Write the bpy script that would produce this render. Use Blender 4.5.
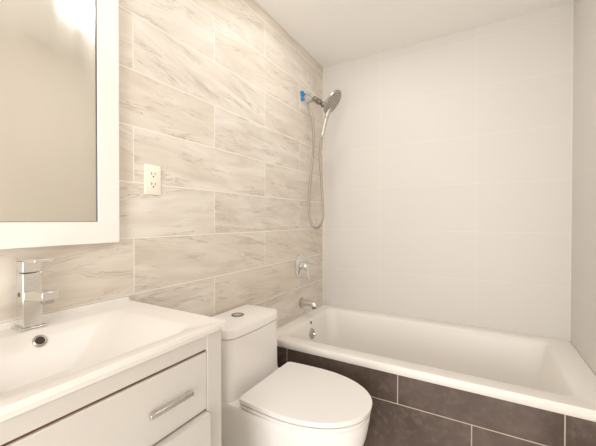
import bpy, bmesh, math
from mathutils import Vector, Matrix
PI = math.pi
S = bpy.context.scene
COL = S.collection
for o in list(bpy.data.objects): bpy.data.objects.remove(o)

# ---------------------------------------------------------------- camera
CAM = Vector((1.0958, 0.0, 1.160))
R2 = Vector((0.86704, 0.49823, 0.00131)); U2 = Vector((-0.00593, 0.00769, 0.99995)); F = Vector((-0.49820, 0.86701, -0.00963))
cd = bpy.data.cameras.new('camera'); cam = bpy.data.objects.new('camera', cd); COL.objects.link(cam)
m = Matrix((R2, U2, -F)).transposed().to_4x4(); m.translation = CAM
cam.matrix_world = m
cd.sensor_width = 36; cd.lens = 19.224; cd.clip_start = .02
S.camera = cam
# ---------------------------------------------------------------- world, lights, exposure
w = bpy.data.worlds.new('world'); S.world = w; w.use_nodes = True
bg = w.node_tree.nodes['Background']
bg.inputs[0].default_value = (1.0, .93, .85, 1); bg.inputs[1].default_value = 1.0
S.view_settings.view_transform = 'Standard'; S.view_settings.look = 'None'
S.view_settings.gamma = 1; S.view_settings.use_curve_mapping = False
S.view_settings.exposure = 0.30

def area(name, loc, rot, sx, sy, power, col, shape='RECTANGLE'):
    l = bpy.data.lights.new(name, 'AREA'); l.shape = shape; l.size = sx; l.size_y = sy
    l.energy = power; l.color = col
    o = bpy.data.objects.new(name, l); COL.objects.link(o); o.location = loc; o.rotation_euler = rot
    return o
WARM = (1.0, .90, .79)
# added soft fill light behind the camera, sent in through the wall opening
area('doorway_fill', (1.00, -1.30, 1.00), (math.radians(90), 0, 0), .8, 1.7, 28, (1.0, .995, .99))

# room measures
W, Y0, Y1, H = 1.536, -1.0, 2.312, 2.3755
YT = 1.503          # tub front

# ---------------------------------------------------------------- helpers
def tag(o, label=None, cat=None, group=None, kind=None):
    for k, v in (('label', label), ('category', cat), ('group', group), ('kind', kind)):
        if v: o[k] = v
    return o
def thing(name, label, cat, loc=(0, 0, 0), group=None):
    o = bpy.data.objects.new(name, None); COL.objects.link(o); o.location = loc
    o.empty_display_size = .05
    return tag(o, label, cat, group)
def obj(name, bm, mat, parent=None, smooth=35, bevel=0, seg=2):
    """link bm (world coordinates) as ONE mesh object; child coordinates are made relative to the parent"""
    bmesh.ops.recalc_face_normals(bm, faces=bm.faces)
    me = bpy.data.meshes.new(name)
    if smooth:
        bm.normal_update()
        for f in bm.faces: f.smooth = True
        for e in bm.edges:
            e.smooth = not (len(e.link_faces) != 2 or e.calc_face_angle(0) > math.radians(smooth))
    bm.to_mesh(me); bm.free()
    me.materials.append(mat)
    o = bpy.data.objects.new(name, me); COL.objects.link(o)
    if parent:
        off = Vector((0, 0, 0)); p = parent
        while p: off += p.location; p = p.parent
        me.transform(Matrix.Translation(-off)); o.parent = parent
    else:
        lo = Vector([min(v.co[i] for v in me.vertices) for i in range(3)]); hi = Vector([max(v.co[i] for v in me.vertices) for i in range(3)])
        c = Vector(((lo.x+hi.x)/2, (lo.y+hi.y)/2, lo.z))
        me.transform(Matrix.Translation(-c)); o.location = c
    if bevel:
        b = o.modifiers.new('bevel', 'BEVEL'); b.width = bevel; b.segments = seg; b.limit_method = 'ANGLE'; b.angle_limit = math.radians(40)
        b.harden_normals = False
    return o
def box(bm, x0, x1, y0, y1, z0, z1):
    vs = [bm.verts.new(p) for p in [(x0,y0,z0),(x1,y0,z0),(x1,y1,z0),(x0,y1,z0),(x0,y0,z1),(x1,y0,z1),(x1,y1,z1),(x0,y1,z1)]]
    for f in ((0,3,2,1),(4,5,6,7),(0,1,5,4),(1,2,6,5),(2,3,7,6),(3,0,4,7)): bm.faces.new([vs[i] for i in f])
    return bm
def bx(*a): return box(bmesh.new(), *a)
def loft(bm, rings, cap0=True, cap1=True):
    R = [[bm.verts.new(p) for p in r] for r in rings]
    n = len(R[0])
    for a, b in zip(R, R[1:]):
        for i in range(n): bm.faces.new((a[i], a[(i+1) % n], b[(i+1) % n], b[i]))
    if cap0: bm.faces.new(R[0][::-1])
    if cap1: bm.faces.new(R[-1])
    return bm
def rrect(x0, x1, y0, y1, r, z, n=6):
    if not isinstance(r, (list, tuple)): r = (r,)*4
    out = []
    for k, (cx, cy, a0) in enumerate(((x1, y1, 0), (x0, y1, 90), (x0, y0, 180), (x1, y0, 270))):
        rr = max(r[k], 1e-4)
        sx = -1 if cx == x1 else 1; sy = -1 if cy == y1 else 1
        for i in range(n+1):
            a = math.radians(a0 + 90*i/n)
            out.append((cx+sx*rr+rr*math.cos(a), cy+sy*rr+rr*math.sin(a), z))
    return out
def basis(d):
    d = Vector(d).normalized()
    up = Vector((0, 0, 1)) if abs(d.z) < .95 else Vector((1, 0, 0))
    a = d.cross(up).normalized(); return a, d.cross(a).normalized(), d
def lathe(bm, c, axis, prof, n=32, cap0=True, cap1=True):
    """prof: (radius, distance along the axis)"""
    a, b, d = basis(axis); c = Vector(c)
    return loft(bm, [[c + d*h + a*(r*math.cos(2*PI*i/n)) + b*(r*math.sin(2*PI*i/n)) for i in range(n)] for r, h in prof], cap0, cap1)
def smoothpath(pts, k=6):
    P = [Vector(p) for p in pts]; P = [2*P[0]-P[1]] + P + [2*P[-1]-P[-2]]; out = []
    for i in range(1, len(P)-2):
        for j in range(k):
            t = j/k
            out.append(.5*((2*P[i]) + (P[i+1]-P[i-1])*t + (2*P[i-1]-5*P[i]+4*P[i+1]-P[i+2])*t*t + (3*P[i]-P[i-1]-3*P[i+1]+P[i+2])*t**3))
    out.append(P[-2]); return out
def tube(bm, path, r, n=12):
    rad = r if callable(r) else (lambda t: r)
    T = [(path[min(i+1, len(path)-1)]-path[max(i-1, 0)]).normalized() for i in range(len(path))]
    a = basis(T[0])[0]; rings = []
    for i, p in enumerate(path):
        a = (a - T[i]*a.dot(T[i])).normalized(); b = T[i].cross(a)
        q = rad(i/(len(path)-1))
        rings.append([p + a*(q*math.cos(2*PI*k/n)) + b*(q*math.sin(2*PI*k/n)) for k in range(n)])
    return loft(bm, rings)

# ---------------------------------------------------------------- materials
class N:
    def __init__(s, name):
        s.m = bpy.data.materials.new(name); s.m.use_nodes = True; s.t = s.m.node_tree
        s.b = s.t.nodes['Principled BSDF']
    def n(s, typ, **kw):
        q = s.t.nodes.new(typ)
        for k, v in kw.items(): setattr(q, k, v)
        return q
    def l(s, a, b): s.t.links.new(a, b)
    def put(s, v, sock):
        if hasattr(v, 'links') or isinstance(v, bpy.types.NodeSocket): s.l(v, sock)
        else: sock.default_value = v
    def m2(s, op, a, b=0.0, c=0.0):
        q = s.n('ShaderNodeMath', operation=op)
        for i, v in enumerate((a, b, c)):
            if i < len(q.inputs): s.put(v, q.inputs[i])
        return q.outputs[0]
    def mix(s, f, a, b):
        q = s.n('ShaderNodeMix', data_type='RGBA'); s.put(f, q.inputs[0]); s.put(a, q.inputs[6]); s.put(b, q.inputs[7]); return q.outputs[2]
    def noise(s, vec, scale, detail=4, rough=.5, dist=0):
        q = s.n('ShaderNodeTexNoise'); s.l(vec, q.inputs['Vector']); q.inputs['Scale'].default_value = scale
        q.inputs['Detail'].default_value = detail; q.inputs['Roughness'].default_value = rough; q.inputs['Distortion'].default_value = dist
        return q.outputs['Fac']
    def ramp(s, f, stops):
        q = s.n('ShaderNodeValToRGB'); s.l(f, q.inputs[0]); e = q.color_ramp.elements
        while len(e) < len(stops): e.new(.5)
        for k, (p, c) in enumerate(stops): e[k].position = p; e[k].color = c if len(c) == 4 else (*c, 1)
        return q.outputs[0]
    def comb(s, x, y, z=0.0):
        q = s.n('ShaderNodeCombineXYZ')
        for i, v in enumerate((x, y, z)): s.put(v, q.inputs[i])
        return q.outputs[0]
    def bump(s, h, strength, dist=.001):
        q = s.n('ShaderNodeBump'); q.inputs['Strength'].default_value = strength; q.inputs['Distance'].default_value = dist
        s.l(h, q.inputs['Height']); s.l(q.outputs[0], s.b.inputs['Normal'])
def srgb(r, g, b):
    f = lambda c: (c/255)/12.92 if c/255 <= .04045 else ((c/255+.055)/1.055)**2.4
    return (f(r), f(g), f(b), 1)
def plain(name, col, rough=.5, metal=0, spec=.5, coat=0, var=.03, scale=6):
    q = N(name); geo = q.n('ShaderNodeNewGeometry')
    f = q.noise(geo.outputs['Position'], scale, 2)
    c2 = tuple(c*(1-var) for c in col[:3]) + (1,)
    q.l(q.mix(f, col, c2), q.b.inputs['Base Color'])
    q.b.inputs['Roughness'].default_value = rough; q.b.inputs['Metallic'].default_value = metal
    q.b.inputs['Specular IOR Level'].default_value = spec
    if coat: q.b.inputs['Coat Weight'].default_value = coat; q.b.inputs['Coat Roughness'].default_value = .08
    return q.m
def tiles(q, ua, va, tw, th, u0, v0, grout, off=.5, parity=0):
    """running-bond tile grid over world position -> (grout mask, tile id vector, u, v)"""
    geo = q.n('ShaderNodeNewGeometry'); sp = q.n('ShaderNodeSeparateXYZ'); q.l(geo.outputs['Position'], sp.inputs[0])
    u = q.m2('SUBTRACT', sp.outputs[ua], u0); v = q.m2('SUBTRACT', sp.outputs[va], v0)
    vr = q.m2('DIVIDE', v, th); row = q.m2('FLOOR', vr)
    par = q.m2('MODULO', q.m2('ADD', row, 40.0+parity), 2.0)
    ur = q.m2('ADD', q.m2('DIVIDE', u, tw), q.m2('MULTIPLY', par, off)); cl = q.m2('FLOOR', ur)
    fu = q.m2('SUBTRACT', ur, cl); fv = q.m2('SUBTRACT', vr, row)
    du = q.m2('MULTIPLY', q.m2('MINIMUM', fu, q.m2('SUBTRACT', 1.0, fu)), tw)
    dv = q.m2('MULTIPLY', q.m2('MINIMUM', fv, q.m2('SUBTRACT', 1.0, fv)), th)
    d = q.m2('MINIMUM', du, dv)
    mr = q.n('ShaderNodeMapRange'); q.l(d, mr.inputs[0]); mr.inputs[1].default_value = grout*.5; mr.inputs[2].default_value = grout*.5+.0012
    mr.inputs[3].default_value = 1; mr.inputs[4].default_value = 0
    wn = q.n('ShaderNodeTexWhiteNoise', noise_dimensions='2D'); q.l(q.comb(cl, row), wn.inputs['Vector'])
    return mr.outputs[0], wn, u, v, d

def marble_tile():
    q = N('beige veined marble tile')
    g, wn, u, v, d = tiles(q, 1, 2, .8128, .2032, .7067, .8902, .0032)
    sc = q.n('ShaderNodeSeparateColor'); q.l(wn.outputs['Color'], sc.inputs[0])
    r1, r2, r3 = sc.outputs[0], sc.outputs[1], sc.outputs[2]
    # vein direction differs a little from tile to tile
    ang = q.m2('MULTIPLY', q.m2('SUBTRACT', r1, .40), .36)
    vv = q.m2('ADD', v, q.m2('MULTIPLY', u, ang))
    V = q.comb(q.m2('MULTIPLY', u, 1.0), q.m2('MULTIPLY', vv, 5.0), q.m2('MULTIPLY', r2, 37.0))
    n1 = q.noise(V, 2.6, 7, .6, .9)
    n2 = q.noise(q.comb(q.m2('MULTIPLY', u, 1.6), q.m2('MULTIPLY', vv, 13.0), q.m2('MULTIPLY', r3, 51.0)), 2.2, 6, .62, 1.2)
    band = q.ramp(n1, [(.34, (0, 0, 0)), (.66, (1, 1, 1))])
    vein = q.m2('ABSOLUTE', q.m2('SUBTRACT', n2, .5))
    vein = q.ramp(vein, [(0, (1, 1, 1)), (.012, (.5, .5, .5)), (.045, (0, 0, 0))])
    msk = q.ramp(q.noise(V, 4.0, 3, .5), [(.46, (0, 0, 0)), (.62, (1, 1, 1))])
    vein = q.m2('MULTIPLY', vein, msk)
    base = q.mix(band, MARB[0], MARB[1])
    base = q.mix(q.m2('MULTIPLY', r2, .35), base, MARB[2])
    base = q.mix(q.m2('MULTIPLY', vein, .55), base, MARB[3])
    q.l(q.mix(q.m2('MULTIPLY', g, .8), base, MARB[4]), q.b.inputs['Base Color'])
    q.l(q.m2('ADD', q.m2('ADD', q.m2('MULTIPLY', g, .3), .40), q.m2('MULTIPLY', n1, .12)), q.b.inputs['Roughness'])
    q.bump(q.m2('ADD', q.m2('SUBTRACT', 1.0, g), q.m2('MULTIPLY', n2, .15)), .5, .0012)
    return q.m
MARB = [srgb(210, 200, 187), srgb(233, 226, 216), srgb(222, 208, 190), srgb(150, 130, 112), srgb(248, 242, 232)]

def white_tile(name, ua, u0, par):
    q = N(name)
    g, wn, u, v, d = tiles(q, ua, 2, .610, .305, u0, 1.087, .0020, 0.0, par)
    c = q.mix(q.m2('MULTIPLY', wn.outputs['Value'], .5), srgb(223, 218, 212), srgb(220, 215, 210))
    q.l(q.mix(q.m2('MULTIPLY', g, .5), c, srgb(240, 231, 216)), q.b.inputs['Base Color'])
    q.l(q.m2('ADD', q.m2('MULTIPLY', g, .2), .48), q.b.inputs['Roughness'])
    q.bump(q.m2('SUBTRACT', 1.0, g), .3, .0008)
    return q.m
def slate_tile():
    q = N('dark brown slate tile')
    g, wn, u, v, d = tiles(q, 0, 2, .605, .300, .160, .305, .003)
    geo = q.n('ShaderNodeNewGeometry')
    n1 = q.noise(geo.outputs['Position'], 5, 6, .6); n2 = q.noise(geo.outputs['Position'], 32, 4, .65)
    base = q.mix(q.ramp(n1, [(.35, (0, 0, 0)), (.7, (1, 1, 1))]), srgb(80, 66, 58), srgb(112, 96, 88))
    base = q.mix(q.ramp(n2, [(.5, (0, 0, 0)), (.8, (.6, .6, .6))]), base, srgb(140, 122, 110))
    base = q.mix(q.m2('MULTIPLY', wn.outputs['Value'], .2), base, srgb(70, 58, 52))
    q.l(q.mix(g, base, srgb(196, 180, 164)), q.b.inputs['Base Color'])
    q.b.inputs['Roughness'].default_value = .42
    q.bump(q.m2('ADD', q.m2('SUBTRACT', 1.0, g), q.m2('MULTIPLY', n2, .35)), .4, .0015)
    return q.m
def mirror_mat():
    q = N('mirror glass with faint vertical wipe marks')
    tc = q.n('ShaderNodeNewGeometry'); sp = q.n('ShaderNodeSeparateXYZ'); q.l(tc.outputs['Position'], sp.inputs[0])
    V = q.comb(q.m2('MULTIPLY', sp.outputs[1], 15.0), q.m2('MULTIPLY', sp.outputs[2], .22), 0.0)
    f = q.noise(V, 1.0, 1.5, .5)
    q.b.inputs['Base Color'].default_value = (.78, .755, .70, 1)
    q.b.inputs['Metallic'].default_value = 1
    q.l(q.ramp(f, [(.30, (.03, .03, .03)), (.75, (.24, .24, .24))]), q.b.inputs['Roughness'])
    return q.m
def emis(name, col, s):
    q = N(name); q.b.inputs['Base Color'].default_value = (.9, .9, .9, 1)
    q.b.inputs['Emission Color'].default_value = col; q.b.inputs['Emission Strength'].default_value = s
    return q.m

M_marble = marble_tile()
M_wb = white_tile('white wall tile, back wall', 0, .458, 1)
M_wr = white_tile('white wall tile, side wall', 1, 2.03, 1)
M_slate = slate_tile()
M_paint = plain('warm white wall paint', srgb(242, 236, 228), .6, scale=3, var=.02)
M_ceil = plain('warm white ceiling paint', srgb(249, 246, 241), .7, scale=2, var=.02)
M_floor = None
M_caulk = plain('white caulk', srgb(236, 230, 222), .4)
M_ceramic = plain('glossy white ceramic', srgb(246, 242, 238), .25, coat=0, var=.01)
M_acryl = plain('satin white acrylic', srgb(243, 238, 231), .38, coat=0, var=.01)
M_sink = plain('white sink ceramic', srgb(236, 231, 225), .25, var=.01)
M_plastic = plain('white seat plastic', srgb(242, 238, 234), .22, var=.01)
M_lacq = plain('white lacquered wood', srgb(208, 203, 196), .3, var=.015)
M_frame = plain('white painted frame', srgb(241, 238, 232), .35, var=.01)
M_chrome = plain('polished chrome', (.78, .77, .75, 1), .09, 1, var=.04)
M_nickel = plain('brushed nickel', (.50, .47, .43, 1), .28, 1, var=.1, scale=40)
M_satin = plain('satin chrome', (.72, .69, .65, 1), .22, 1, var=.05)
M_gun = plain('warm grey metal', (.30, .27, .23, 1), .3, .9, var=.15)
M_dkmetal = plain('dark grey metal', (.22, .20, .18, 1), .35, .8, var=.2)
M_hole = plain('dark hollow', srgb(50, 40, 34), .6)
M_brown = plain('brown gap strip', srgb(120, 84, 52), .7, var=.2, scale=30)
M_ivory = plain('ivory outlet plastic', srgb(250, 242, 226), .3, var=.01)
M_blue = plain('blue thread tape', srgb(28, 128, 190), .5, var=.1, scale=60)
M_mirror = mirror_mat()

# ---------------------------------------------------------------- room shell
def struct(name, bm, mat, bevel=0):
    o = obj(name, bm, mat, None, smooth=0, bevel=bevel); o['kind'] = 'structure'; return o
T = .08
qf = N('grey floor tile'); g, wn, u, v, d = tiles(qf, 0, 1, .6, .3, .1, .1, .003)
qf.l(qf.mix(g, qf.mix(qf.m2('MULTIPLY', wn.outputs['Value'], .5), srgb(236, 232, 226), srgb(230, 226, 220)), srgb(200, 188, 174)), qf.b.inputs['Base Color']); qf.b.inputs['Roughness'].default_value = .4
struct('floor', bx(-T, W+T, Y0-T-1.0, Y1+T, -T, 0), qf.m)
struct('ceiling', bx(-T, W+T, Y0-T, Y1+T, H, H+T), M_ceil)
struct('wall_left', bx(-T, 0, Y0, Y1+T, 0, H), M_marble)
struct('wall_back', bx(0, W, Y1, Y1+T, 0, H), M_wb)
struct('wall_right', bx(W+.010, W+T, Y0, Y1+T, 0, H), M_paint)
struct('wall_right_tiled', bx(W, W+.010, YT-.06, Y1, 0, H), M_wr)
bm = bmesh.new()   # wall behind the camera, its doorway added to let the fill light in
box(bm, -T, .56, Y0-T, Y0, 0, H); box(bm, 1.40, W+T, Y0-T, Y0, 0, H); box(bm, .56, 1.40, Y0-T, Y0, 2.05, H)
struct('wall_front', bm, M_paint)
struct('wall_tub_apron', bx(0, W, YT+.004, YT+.022, 0, .441), M_slate)
struct('trim_1', bx(0, .006, Y0, Y1, H-.006, H), M_caulk)
struct('trim_2', bx(0, .008, Y1-.008, Y1, .482, H), M_caulk)
struct('trim_3', bx(W-.004, W, Y1-.004, Y1, .482, H), M_caulk)

# ---------------------------------------------------------------- ceiling lights
LX, LY = .72, .90
t = thing('ceiling_light', 'white glass ceiling light on a short stem, reflected at the top of the mirror', 'ceiling light', (LX, LY, H-.175))
obj('base', lathe(bmesh.new(), (LX, LY, H), (0, 0, -1), [(.060, 0), (.060, .018), (.016, .026), (.016, .092), (.042, .094)], 48), M_frame, t)
obj('glass_shade', lathe(bmesh.new(), (LX, LY, H-.090), (0, 0, -1), [(.04, 0), (.08, .008), (.108, .026), (.116, .045), (.104, .064), (.072, .079), (.03, .085)], 48), emis('lit glass shade', (1.0, .985, .965, 1), 5.2), t)
M_lens = emis('lit lens', (1.0, .98, .955, 1), 92)
for dx, dy, lab in ((.42, 1.54, 'small round recessed ceiling light near the marble wall, in front of the tub'), (.84, 1.25, 'added unseen recessed ceiling light over the middle of the room, brightening the tub end')):  # the second lamp is an added fill for the tub end
    t = thing('recessed_light', lab, 'ceiling light', (dx, dy, H-.01), 'recessed lights in front of the tub')
    obj('trim_ring', lathe(bmesh.new(), (dx, dy, H), (0, 0, -1), [(.062, 0), (.062, .004), (.056, .006), (.048, .004)], 40), M_frame, t)
    obj('lens', lathe(bmesh.new(), (dx, dy, H-.004), (0, 0, -1), [(.046, 0), (.046, .003)], 40), M_lens, t)

# ---------------------------------------------------------------- bathtub
tub = thing('bathtub', 'white alcove bathtub behind a dark tiled apron', 'bathtub', (W/2, (YT+Y1)/2, .10))
bm = bmesh.new(); e = .0015
x0, x1, y0, y1 = e, W-e, YT, Y1-e
loft(bm, [rrect(x0, x1, y0+.003, y1, .004, .4415), rrect(x0, x1, y0, y1, .004, .446), rrect(x0, x1, y0, y1, .004, .476),
          rrect(x0+.001, x1-.001, y0+.004, y1-.001, .004, .481),
          rrect(.075, 1.428, y0+.076, y1-.062, .05, .481), rrect(.082, 1.421, y0+.084, y1-.070, .05, .477),
          rrect(.090, 1.410, y0+.092, y1-.080, .055, .455), rrect(.118, 1.36, y0+.112, y1-.10, .09, .25),
          rrect(.14, 1.27, y0+.125, y1-.115, .10, .155), rrect(.18, 1.20, y0+.16, y1-.15, .09, .128), rrect(.30, 1.05, y0+.25, y1-.24, .06, .122)], cap0=False)
obj('tub_shell', bm, M_acryl, tub, smooth=50)
# overflow plate on the sloping end wall under the spout
ax = Vector((.985, 0, .15)).normalized()
oc = Vector((.098, 1.925, .385))
ov = obj('overflow_plate', lathe(bmesh.new(), oc, ax, [(.036, 0), (.036, .004), (.032, .009), (.012, .011)], 32), M_nickel, tub)
obj('trip_lever', tube(bmesh.new(), [oc+ax*.01, oc+ax*.022+Vector((0, 0, -.004)), oc+ax*.034+Vector((0, .004, -.012))], .0045, 10), M_chrome, ov)
oc2 = Vector((.0905, 1.93, .457))
obj('overflow_slot', lathe(bmesh.new(), oc2, ax, [(.010, 0), (.010, .002), (.007, .003)], 20), M_dkmetal, tub)
obj('drain', lathe(bmesh.new(), (.36, 1.91, .121), (0, 0, 1), [(.035, 0), (.035, .004), (.028, .007)], 32), M_chrome, tub)

# tub spout
sp_ = thing('tub_spout', 'brushed chrome tub spout on the wall just above the tub rim', 'spout', (0, 1.955, .575))
bm = bmesh.new()
lathe(bm, (.0, 1.955, .58), (1, 0, 0), [(.033, .001), (.033, .006), (.028, .010), (.0, .010)], 32, True, False)
obj('flange', bm, M_nickel, sp_)
bm = bmesh.new()
loft(bm, [[(x, 1.955+hw*math.cos(2*PI*i/20), zc+hz*math.sin(2*PI*i/20)) for i in range(20)] for x, zc, hw, hz in
     ((.008, .580, .026, .024), (.05, .579, .024, .022), (.085, .577, .023, .020), (.108, .574, .021, .020), (.118, .570, .017, .014))])
obj('spout_body', bm, M_satin, sp_)
obj('outlet_mouth', lathe(bmesh.new(), (.101, 1.955, .560), (0, 0, -1), [(.015, 0), (.015, .012), (.010, .012)], 20), M_dkmetal, sp_)

# shower valve
sv = thing('shower_valve', 'round chrome shower valve with lever handle on marble tile above the spout', 'valve', (0, 1.942, .838))
obj('escutcheon', lathe(bmesh.new(), (0, 1.942, .838), (1, 0, 0), [(.082, .001), (.082, .004), (.070, .010), (.034, .016)], 48), M_chrome, sv)
obj('valve_hub', lathe(bmesh.new(), (.014, 1.942, .838), (1, 0, 0), [(.028, 0), (.027, .034), (.022, .042), (.010, .044)], 32), M_chrome, sv)
bm = bmesh.new(); P0 = Vector((.048, 1.942, .838)); P1 = Vector((.066, 1.947, .740))
d = (P1-P0).normalized(); s = Vector((0, 1, 0)); nn = d.cross(s).normalized()
loft(bm, [[P0+d*t0*(P1-P0).length + s*(a*wd) + nn*(b*th) for a, b in ((-1, -1), (1, -1), (1, 1), (-1, 1))] for t0, wd, th in ((-.12, .012, .007), (.3, .011, .006), (.9, .014, .005), (1.0, .010, .004))])
obj('lever_handle', bm, M_chrome, sv, bevel=.002)

# ---------------------------------------------------------------- shower
Ys = 1.967
sa = thing('shower_bracket', 'short shower pipe leaving the marble wall at a turn of blue tape', 'shower bracket', (0, Ys, 2.03))
obj('thread_tape', tube(bmesh.new(), smoothpath([(.006, Ys-.022, 2.056), (.011, Ys-.016, 2.035), (.011, Ys-.014, 2.022), (.009, Ys-.012, 1.997)], 3),
    lambda t0: .006+.0075*abs(math.cos(PI*t0)), 16), M_blue, sa)
obj('arm', tube(bmesh.new(), smoothpath([(.003, Ys, 2.038), (.035, Ys, 2.042), (.06, Ys, 2.030), (.095, Ys, 1.997)]), .0100, 14), M_chrome, sa)
dd = (Vector((.185, Ys-.01, 1.925))-Vector((.09, Ys, 2.0))).normalized()
obj('diverter', lathe(bmesh.new(), (.088, Ys, 2.003), dd, [(.011, 0), (.0165, .006), (.018, .022), (.014, .028), (.0195, .036), (.0195, .066), (.014, .072), (.013, .082)], 24), M_gun, sa)
obj('ball_joint', lathe(bmesh.new(), Vector((.088, Ys, 2.003))+dd*.078, dd, [(.008, 0), (.015, .006), (.0185, .016), (.018, .028), (.012, .036)], 24), M_dkmetal, sa)
hs = thing('hand_shower', 'round chrome hand shower head and handle with a long looping metal hose beside the tub', 'shower head', (.235, 1.945, 1.93))
hn = Vector((.776, .102, -.622)).normalized(); hc = Vector((.240, 1.944, 1.940))
hd = obj('head', lathe(bmesh.new(), hc-hn*.026, hn, [(.014, -.012), (.024, 0), (.058, .010), (.080, .018), (.085, .024), (.085, .032), (.079, .035), (.076, .032)], 48), M_nickel, hs)
a, b, _ = basis(hn)
obj('spray_face', lathe(bmesh.new(), hc-hn*.026, hn, [(.076, .030), (.076, .0335), (.040, .0345), (.012, .035)], 48), plain('light grey spray face', srgb(196, 188, 178), .35), hd)
bm = bmesh.new()
for rr, n in ((.016, 6), (.031, 12), (.048, 18), (.066, 26)):
    for i in range(n):
        th = 2*PI*i/n
        lathe(bm, hc+hn*.0075+a*(rr*math.cos(th))+b*(rr*math.sin(th)), hn, [(.0056, 0), (.0036, .0035)], 8)
obj('nozzles', bm, M_dkmetal, hd)
hp = smoothpath([(.215, 1.952, 1.915), (.208, 1.953, 1.895), (.192, 1.955, 1.85), (.176, 1.957, 1.80), (.160, 1.96, 1.735)], 5)
obj('handle', tube(bmesh.new(), hp, lambda t0: .0165-.005*abs(t0-.35), 16), plain('pearl chrome handle', (.62, .60, .57, 1), .38, .8), hs)
obj('handle_button', lathe(bmesh.new(), (.196, 1.945, 1.845), (.5, -.85, 0), [(.007, 0), (.007, .010), (.005, .012)], 14), M_nickel, hs)
hose = smoothpath([(.086, 1.950, 1.975), (.066, 1.952, 1.980), (.045, 1.960, 1.965), (.074, 1.96, 1.90), (.090, 1.96, 1.80), (.092, 1.96, 1.70), (.086, 1.96, 1.60), (.073, 1.96, 1.47), (.058, 1.96, 1.32), (.060, 1.96, 1.20), (.080, 1.96, 1.13),
                   (.112, 1.96, 1.105), (.143, 1.96, 1.12), (.163, 1.96, 1.17), (.165, 1.96, 1.26), (.157, 1.96, 1.38), (.146, 1.96, 1.52), (.142, 1.96, 1.64), (.157, 1.96, 1.725)], 8)
bm = bmesh.new(); n_ = len(hose)*3
hp2 = []
for i in range(len(hose)-1):
    for k in range(3): hp2.append(hose[i].lerp(hose[i+1], k/3))
hp2.append(hose[-1])
L2 = len(hp2)-1
hq = N('ribbed steel hose'); hq.b.inputs['Base Color'].default_value = (.40, .36, .31, 1); hq.b.inputs['Metallic'].default_value = .45; hq.b.inputs['Roughness'].default_value = .32
tube(bm, hp2, lambda t0: .0080+(.0009 if round(t0*L2) % 2 else 0), 10)
obj('hose', bm, hq.m, hs, smooth=60)

# ---------------------------------------------------------------- vanity cabinet
VY0, VY1, VX = .085, .682, .450
va = thing('vanity_cabinet', 'white lacquered vanity cabinet with drawers under the sink', 'cabinet', (VX/2, (VY0+VY1)/2, 0))
bm = bmesh.new()
box(bm, .004, VX-.0182, VY0, VY0+.016, .10, .8445); box(bm, .004, VX-.0182, VY1-.016, VY1, .10, .8445)
box(bm, .004, .012, VY0+.016, VY1-.016, .10, .8445); box(bm, .012, VX-.0182, VY0+.016, VY1-.016, .10, .118)
obj('carcass', bm, M_lacq, va, bevel=.001)
obj('corner_post', bx(VX-.018, VX, VY1-.055, VY1, .0, .8445), M_lacq, va, bevel=.0015)
obj('corner_post', bx(VX-.018, VX, VY0, VY0+.03, .0, .8445), M_lacq, va, bevel=.0015)
obj('top_rail', bx(VX-.018, VX-.001, VY0+.0302, VY1-.0552, .8075, .8445), M_lacq, va, bevel=.0015)
obj('gap_strip', bx(VX-.0178, VX-.006, VY0+.0304, VY1-.0554, .8005, .8073), M_brown, va)  # brown strip along the gap between top rail and drawer
dr = obj('drawer', bx(VX-.0178, VX, VY0+.032, VY1-.057, .6455, .8015), M_lacq, va, bevel=.0015)
bm = bmesh.new(); hy0, hy1 = .446, .567
box(bm, .458, .466, hy0, hy1, .7135, .7245); box(bm, VX, .459, hy0+.004, hy0+.014, .714, .724); box(bm, VX, .459, hy1-.014, hy1-.004, .714, .724)
obj('bar_handle', bm, M_satin, dr, bevel=.001)
dr2 = obj('drawer', bx(VX-.0178, VX+.018, VY0+.032, VY1-.058, .14, .6395), M_lacq, va, bevel=.003)
bm = bmesh.new(); box(bm, .484, .492, hy0, hy1, .524, .536); box(bm, .468, .485, hy0+.008, hy0+.018, .525, .535); box(bm, .468, .485, hy1-.018, hy1-.008, .525, .535)
obj('bar_handle', bm, M_nickel, dr2, bevel=.001)
obj('toe_kick', bx(.02, .39, VY0+.004, VY1-.004, 0, .0998), M_lacq, va)

# ceramic sink top
SY0, SY1, SX, ZT = .080, .687, .463, .872
sk = thing('sink_top', 'white ceramic sink top with a wide rectangular basin on the vanity', 'sink', (SX/2, (SY0+SY1)/2, .845))
bm = bmesh.new()
loft(bm, [rrect(.002, .452, SY0+.010, SY1-.009, .004, .8455), rrect(.002, .452, SY0+.010, SY1-.009, .004, .858), rrect(.002, SX-.001, SY0+.001, SY1-.001, .004, .8590),
          rrect(.002, SX, SY0, SY1, .004, .8605), rrect(.002, SX, SY0, SY1, .004, .8712), rrect(.003, SX-.0012, SY0+.0012, SY1-.0012, .004, .8725),
          rrect(.006, SX-.008, SY0+.008, SY1-.008, .008, .8715),
          rrect(.076, .428, .130, .610, .03, .8708), rrect(.084, .420, .140, .596, .035, .8665),
          rrect(.105, .412, .165, .560, .04, .846), rrect(.138, .402, .20, .515, .05, .800),
          rrect(.170, .385, .24, .465, .05, .772), rrect(.23, .33, .31, .42, .03, .766)], cap0=False)
obj('basin', bm, M_sink, sk, smooth=28)
bm = bmesh.new()
loft(bm, [[(x, y, z) for x, z in ((.002, .870), (.0145, .870), (.013, .870+h*.35), (.012, .870+h*.85), (.010, .870+h), (.002, .870+h))] for y, h in ((SY0+.004, .010), (SY0+.012, .017), (SY1-.014, .017), (SY1-.005, .014), (SY1-.002, .004))])
obj('back_lip', bm, M_sink, sk, smooth=60)
on = Vector((.76, 0, .65)).normalized(); oc = Vector((.1055, .380, .8455))
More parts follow.
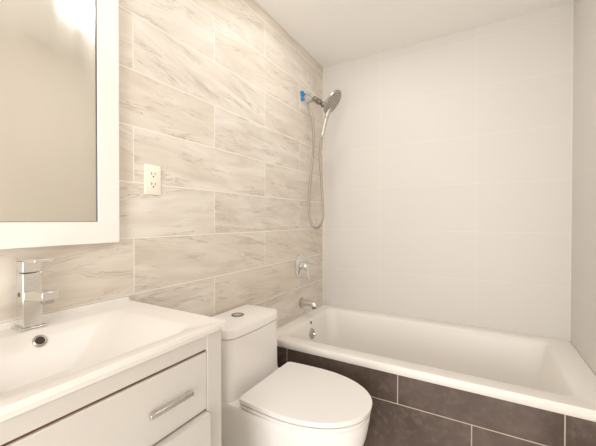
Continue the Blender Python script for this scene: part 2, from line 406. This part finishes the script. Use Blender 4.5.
of = obj('overflow_ring', lathe(bmesh.new(), oc-on*.004, on, [(.0160, 0), (.0160, .006), (.0135, .0080), (.0100, .0065), (.0100, .003)], 28), M_nickel, sk)
obj('overflow_hole', lathe(bmesh.new(), oc-on*.003, on, [(.0102, 0), (.0102, .0062)], 24), M_hole, of)
obj('drain', lathe(bmesh.new(), (.28, .365, .7655), (0, 0, 1), [(.030, 0), (.030, .003), (.022, .006), (.005, .008)], 28), M_chrome, sk)

# faucet
fx, fy = .040, .380
fa = thing('faucet', 'square chrome single lever faucet on the back edge of the sink', 'faucet', (fx, fy, ZT))
obj('base_plate', bx(.0165, .075, fy-.030, fy+.030, .8722, .8765), M_chrome, fa, bevel=.0012)
obj('body', bx(.024, .066, fy-.021, fy+.021, .8765, 1.018), M_chrome, fa, bevel=.0015)
bm = bmesh.new()
loft(bm, [[(x, fy+s1*.019, z) for s1, z in ((-1, zb), (1, zb), (1, zt), (-1, zt))] for x, zb, zt in ((.065, .946, .972), (.165, .960, .980), (.168, .961, .980))])
obj('spout', bm, M_chrome, fa, bevel=.0015)
obj('aerator', bx(.136, .158, fy-.011, fy+.011, .949, .962), M_nickel, fa, bevel=.001)
bm = bmesh.new()
box(bm, .024, .066, fy-.021, fy+.021, 1.0205, 1.050)
obj('lever_block', bm, M_chrome, fa, bevel=.0015)
bm = bmesh.new()
loft(bm, [[(x, fy+s1*.021, z) for s1, z in ((-1, zb), (1, zb), (1, zt), (-1, zt))] for x, zb, zt in ((.019, 1.050, 1.057), (.135, 1.052, 1.060))])
obj('lever_plate', bm, M_chrome, fa, bevel=.001)
obj('lever_neck', bx(.030, .060, fy-.015, fy+.015, 1.0175, 1.021), M_dkmetal, fa)
obj('temperature_mark', lathe(bmesh.new(), (.042, fy-.0205, .962), (0, -1, 0), [(.006, 0), (.006, .0012)], 18), M_dkmetal, fa)

# ---------------------------------------------------------------- mirror
my0, my1, mz0, mz1, mt, fw = .135, .635, 1.084, 2.050, .032, .073
mi = thing('mirror', 'large white framed rectangular mirror on the wall above the sink', 'mirror', (mt/2, (my0+my1)/2, mz0))
bm = bmesh.new()
def fring(x, i): return [(x, my0+i, mz0+i), (x, my1-i, mz0+i), (x, my1-i, mz1-i), (x, my0+i, mz1-i)]
loft(bm, [fring(.001, 0), fring(mt, 0), fring(mt, fw-.006), fring(mt-.003, fw-.004), fring(.010, fw-.004)], False, False)
obj('frame', bm, M_frame, mi, smooth=0, bevel=.0012)
obj('mirror_glass', bx(.008, mt-.007, my0+fw-.0045, my1-fw+.0045, mz0+fw-.0045, mz1-fw+.0045), M_mirror, mi, smooth=0)

bm = bmesh.new()
loft(bm, [fring(mt-.0068, fw-.0042), fring(mt-.0035, fw-.0042), fring(mt-.0035, fw-.0025), fring(mt-.0068, fw-.0025)], False, False)
obj('frame_shade_strip', bm, M_dkmetal, mi, smooth=0)  # dark strip paints the shade on the frame's inner face

# ---------------------------------------------------------------- outlet
oy0, oy1, oz0, oz1 = .746, .816, 1.256, 1.370
ou = thing('wall_outlet', 'ivory double power outlet on the marble tiled wall', 'outlet', (.003, (oy0+oy1)/2, oz0))
bm = bmesh.new(); loft(bm, [[(x, *p[:2]) for p in rrect(oy0+i, oy1-i, oz0+i, oz1-i, .003, 0, 3)] for x, i in ((.001, 0), (.0055, 0), (.0075, .003))])
obj('cover_plate', bm, M_ivory, ou)
yc = (oy0+oy1)/2; zc = (oz0+oz1)/2
dc = obj('receptacle', bx(.007, .0092, yc-.0165, yc+.0165, zc-.0335, zc+.0335), M_ivory, ou, bevel=.0008)
for s1 in (-1, 1):
    bm = bmesh.new(); c = zc+s1*.0195
    box(bm, .0088, .0097, yc-.0085, yc-.0060, c-.001, c+.0085); box(bm, .0088, .0097, yc+.0060, yc+.0085, c-.001, c+.0075)
    lathe(bm, (.0088, yc, c-.0075), (1, 0, 0), [(.003, 0), (.003, .0009)], 12)
    obj('socket_holes', bm, M_hole, dc)
bm = bmesh.new(); box(bm, .009, .0105, yc-.008, yc+.008, zc-.0045, zc-.0005); box(bm, .009, .0105, yc-.008, yc+.008, zc+.0005, zc+.0045)
obj('test_buttons', bm, M_ivory, dc)

# ---------------------------------------------------------------- toilet
TY = 1.155
to = thing('toilet', 'white one-piece toilet with closed lid between the vanity and the tub', 'toilet', (.36, TY, 0))
def egg(xb, xt, hw, z, xm=None, p=2.15, rb=.03, n=20, ty=TY):
    """plan outline: flat back at xb, sides to xm, rounded tip at xt"""
    xm = xm if xm is not None else xb+(xt-xb)*.42
    right = []
    for i in range(5):                       # back corner
        a = math.radians(180-90*i/4); right.append((xb+rb+rb*math.cos(a), hw*.955-rb+rb*math.sin(a)))
    for i in range(1, 5):
        t0 = i/5; right.append((xb+rb+(xm-xb-rb)*t0, hw*(.955+.045*math.sin(t0*PI/2))))
    for i in range(n):
        a = (PI/2)*(1-i/n); right.append((xm+(xt-xm)*abs(math.cos(a))**(2/p), hw*abs(math.sin(a))**(2/p)))
    pts = [(x, ty+y, z) for x, y in right] + [(xt, ty, z)] + [(x, ty-y, z) for x, y in right[::-1]]
    return pts
bm = bmesh.new()
loft(bm, [egg(.03, .60, .135, .001, .20, rb=.02), egg(.03, .605, .137, .02, .20, rb=.02), egg(.03, .680, .168, .20, .30, rb=.02), egg(.03, .722, .186, .33, .38, rb=.02),
          egg(.03, .733, .192, .385, .42, rb=.02), egg(.03, .735, .193, .408, .44, rb=.02), egg(.034, .729, .188, .4145, .44, rb=.02)])
obj('bowl', bm, M_ceramic, to, smooth=45)
def bowed(x0, x1, hw, z, bow, r, n=8, ty=TY):
    """tank outline with a slightly bowed front"""
    pts = []
    for i in range(n+1):
        a = math.radians(180-90*i/n); pts.append((x0+.012+.012*math.cos(a), hw-.012+.012*math.sin(a)))
    for i in range(n+1):
        a = math.radians(90-80*i/n); pts.append((x1-r+r*math.cos(a), hw-r+r*math.sin(a)))
    yl = hw-r+r*math.sin(math.radians(10)); xl = pts[-1][0]
    for i in range(1, 7):
        t0 = i/6; pts.append((xl+bow*(1-(1-t0)**2), yl*(1-t0)))
    return [(x, ty+y, z) for x, y in pts] + [(x, ty-y, z) for x, y in pts[-2::-1]]
bm = bmesh.new()
loft(bm, [bowed(.012, .226, .186, .405, .003, .035), bowed(.012, .221, .187, .45, .004, .036), bowed(.012, .221, .186, .58, .006, .038), bowed(.012, .222, .184, .6675, .008, .042), bowed(.018, .216, .178, .6695, .008, .042)])
obj('tank', bm, M_ceramic, to, smooth=40)
bm = bmesh.new()
loft(bm, [bowed(.016, .218, .180, .6705, .008, .042), bowed(.010, .225, .187, .6725, .008, .044), bowed(.010, .225, .187, .703, .008, .044), bowed(.012, .222, .184, .709, .008, .042), bowed(.020, .213, .175, .712, .008, .038)])
ld = obj('tank_lid', bm, M_ceramic, to, smooth=40)
obj('button_ring', lathe(bmesh.new(), (.105, TY, .711), (0, 0, 1), [(.030, 0), (.030, .003), (.026, .0050), (.023, .003)], 32), M_dkmetal, ld)
obj('flush_button', lathe(bmesh.new(), (.105, TY, .712), (0, 0, 1), [(.0215, 0), (.0215, .0028), (.018, .0035)], 32), M_chrome, ld)
bm = bmesh.new()
loft(bm, [egg(.268, .722, .184, .4155, .45, 2.1, .015), egg(.266, .726, .187, .4205, .45, 2.1, .015), egg(.270, .738, .196, .4210, .45, 2.1, .015), egg(.270, .739, .197, .4340, .45, 2.1, .015), egg(.276, .728, .187, .4350, .45, 2.1, .015)])
st = obj('seat', bm, M_plastic, to, smooth=35)
bm = bmesh.new()
loft(bm, [egg(.278, .724, .184, .4352, .45, 2.1, .015), egg(.278, .726, .186, .4395, .45, 2.1, .015), egg(.270, .742, .200, .4400, .45, 2.1, .016), egg(.269, .744, .2015, .4545, .45, 2.1, .018), egg(.2705, .742, .2000, .4570, .45, 2.1, .018), egg(.276, .735, .194, .458, .45, 2.1, .018)])
obj('seat_lid', bm, M_plastic, to, smooth=35)
for s1 in (-1, 1):
    obj('hinge', bx(.250, .284, TY+s1*.07-.020, TY+s1*.07+.020, .4155, .4345), M_plastic, to, bevel=.003)
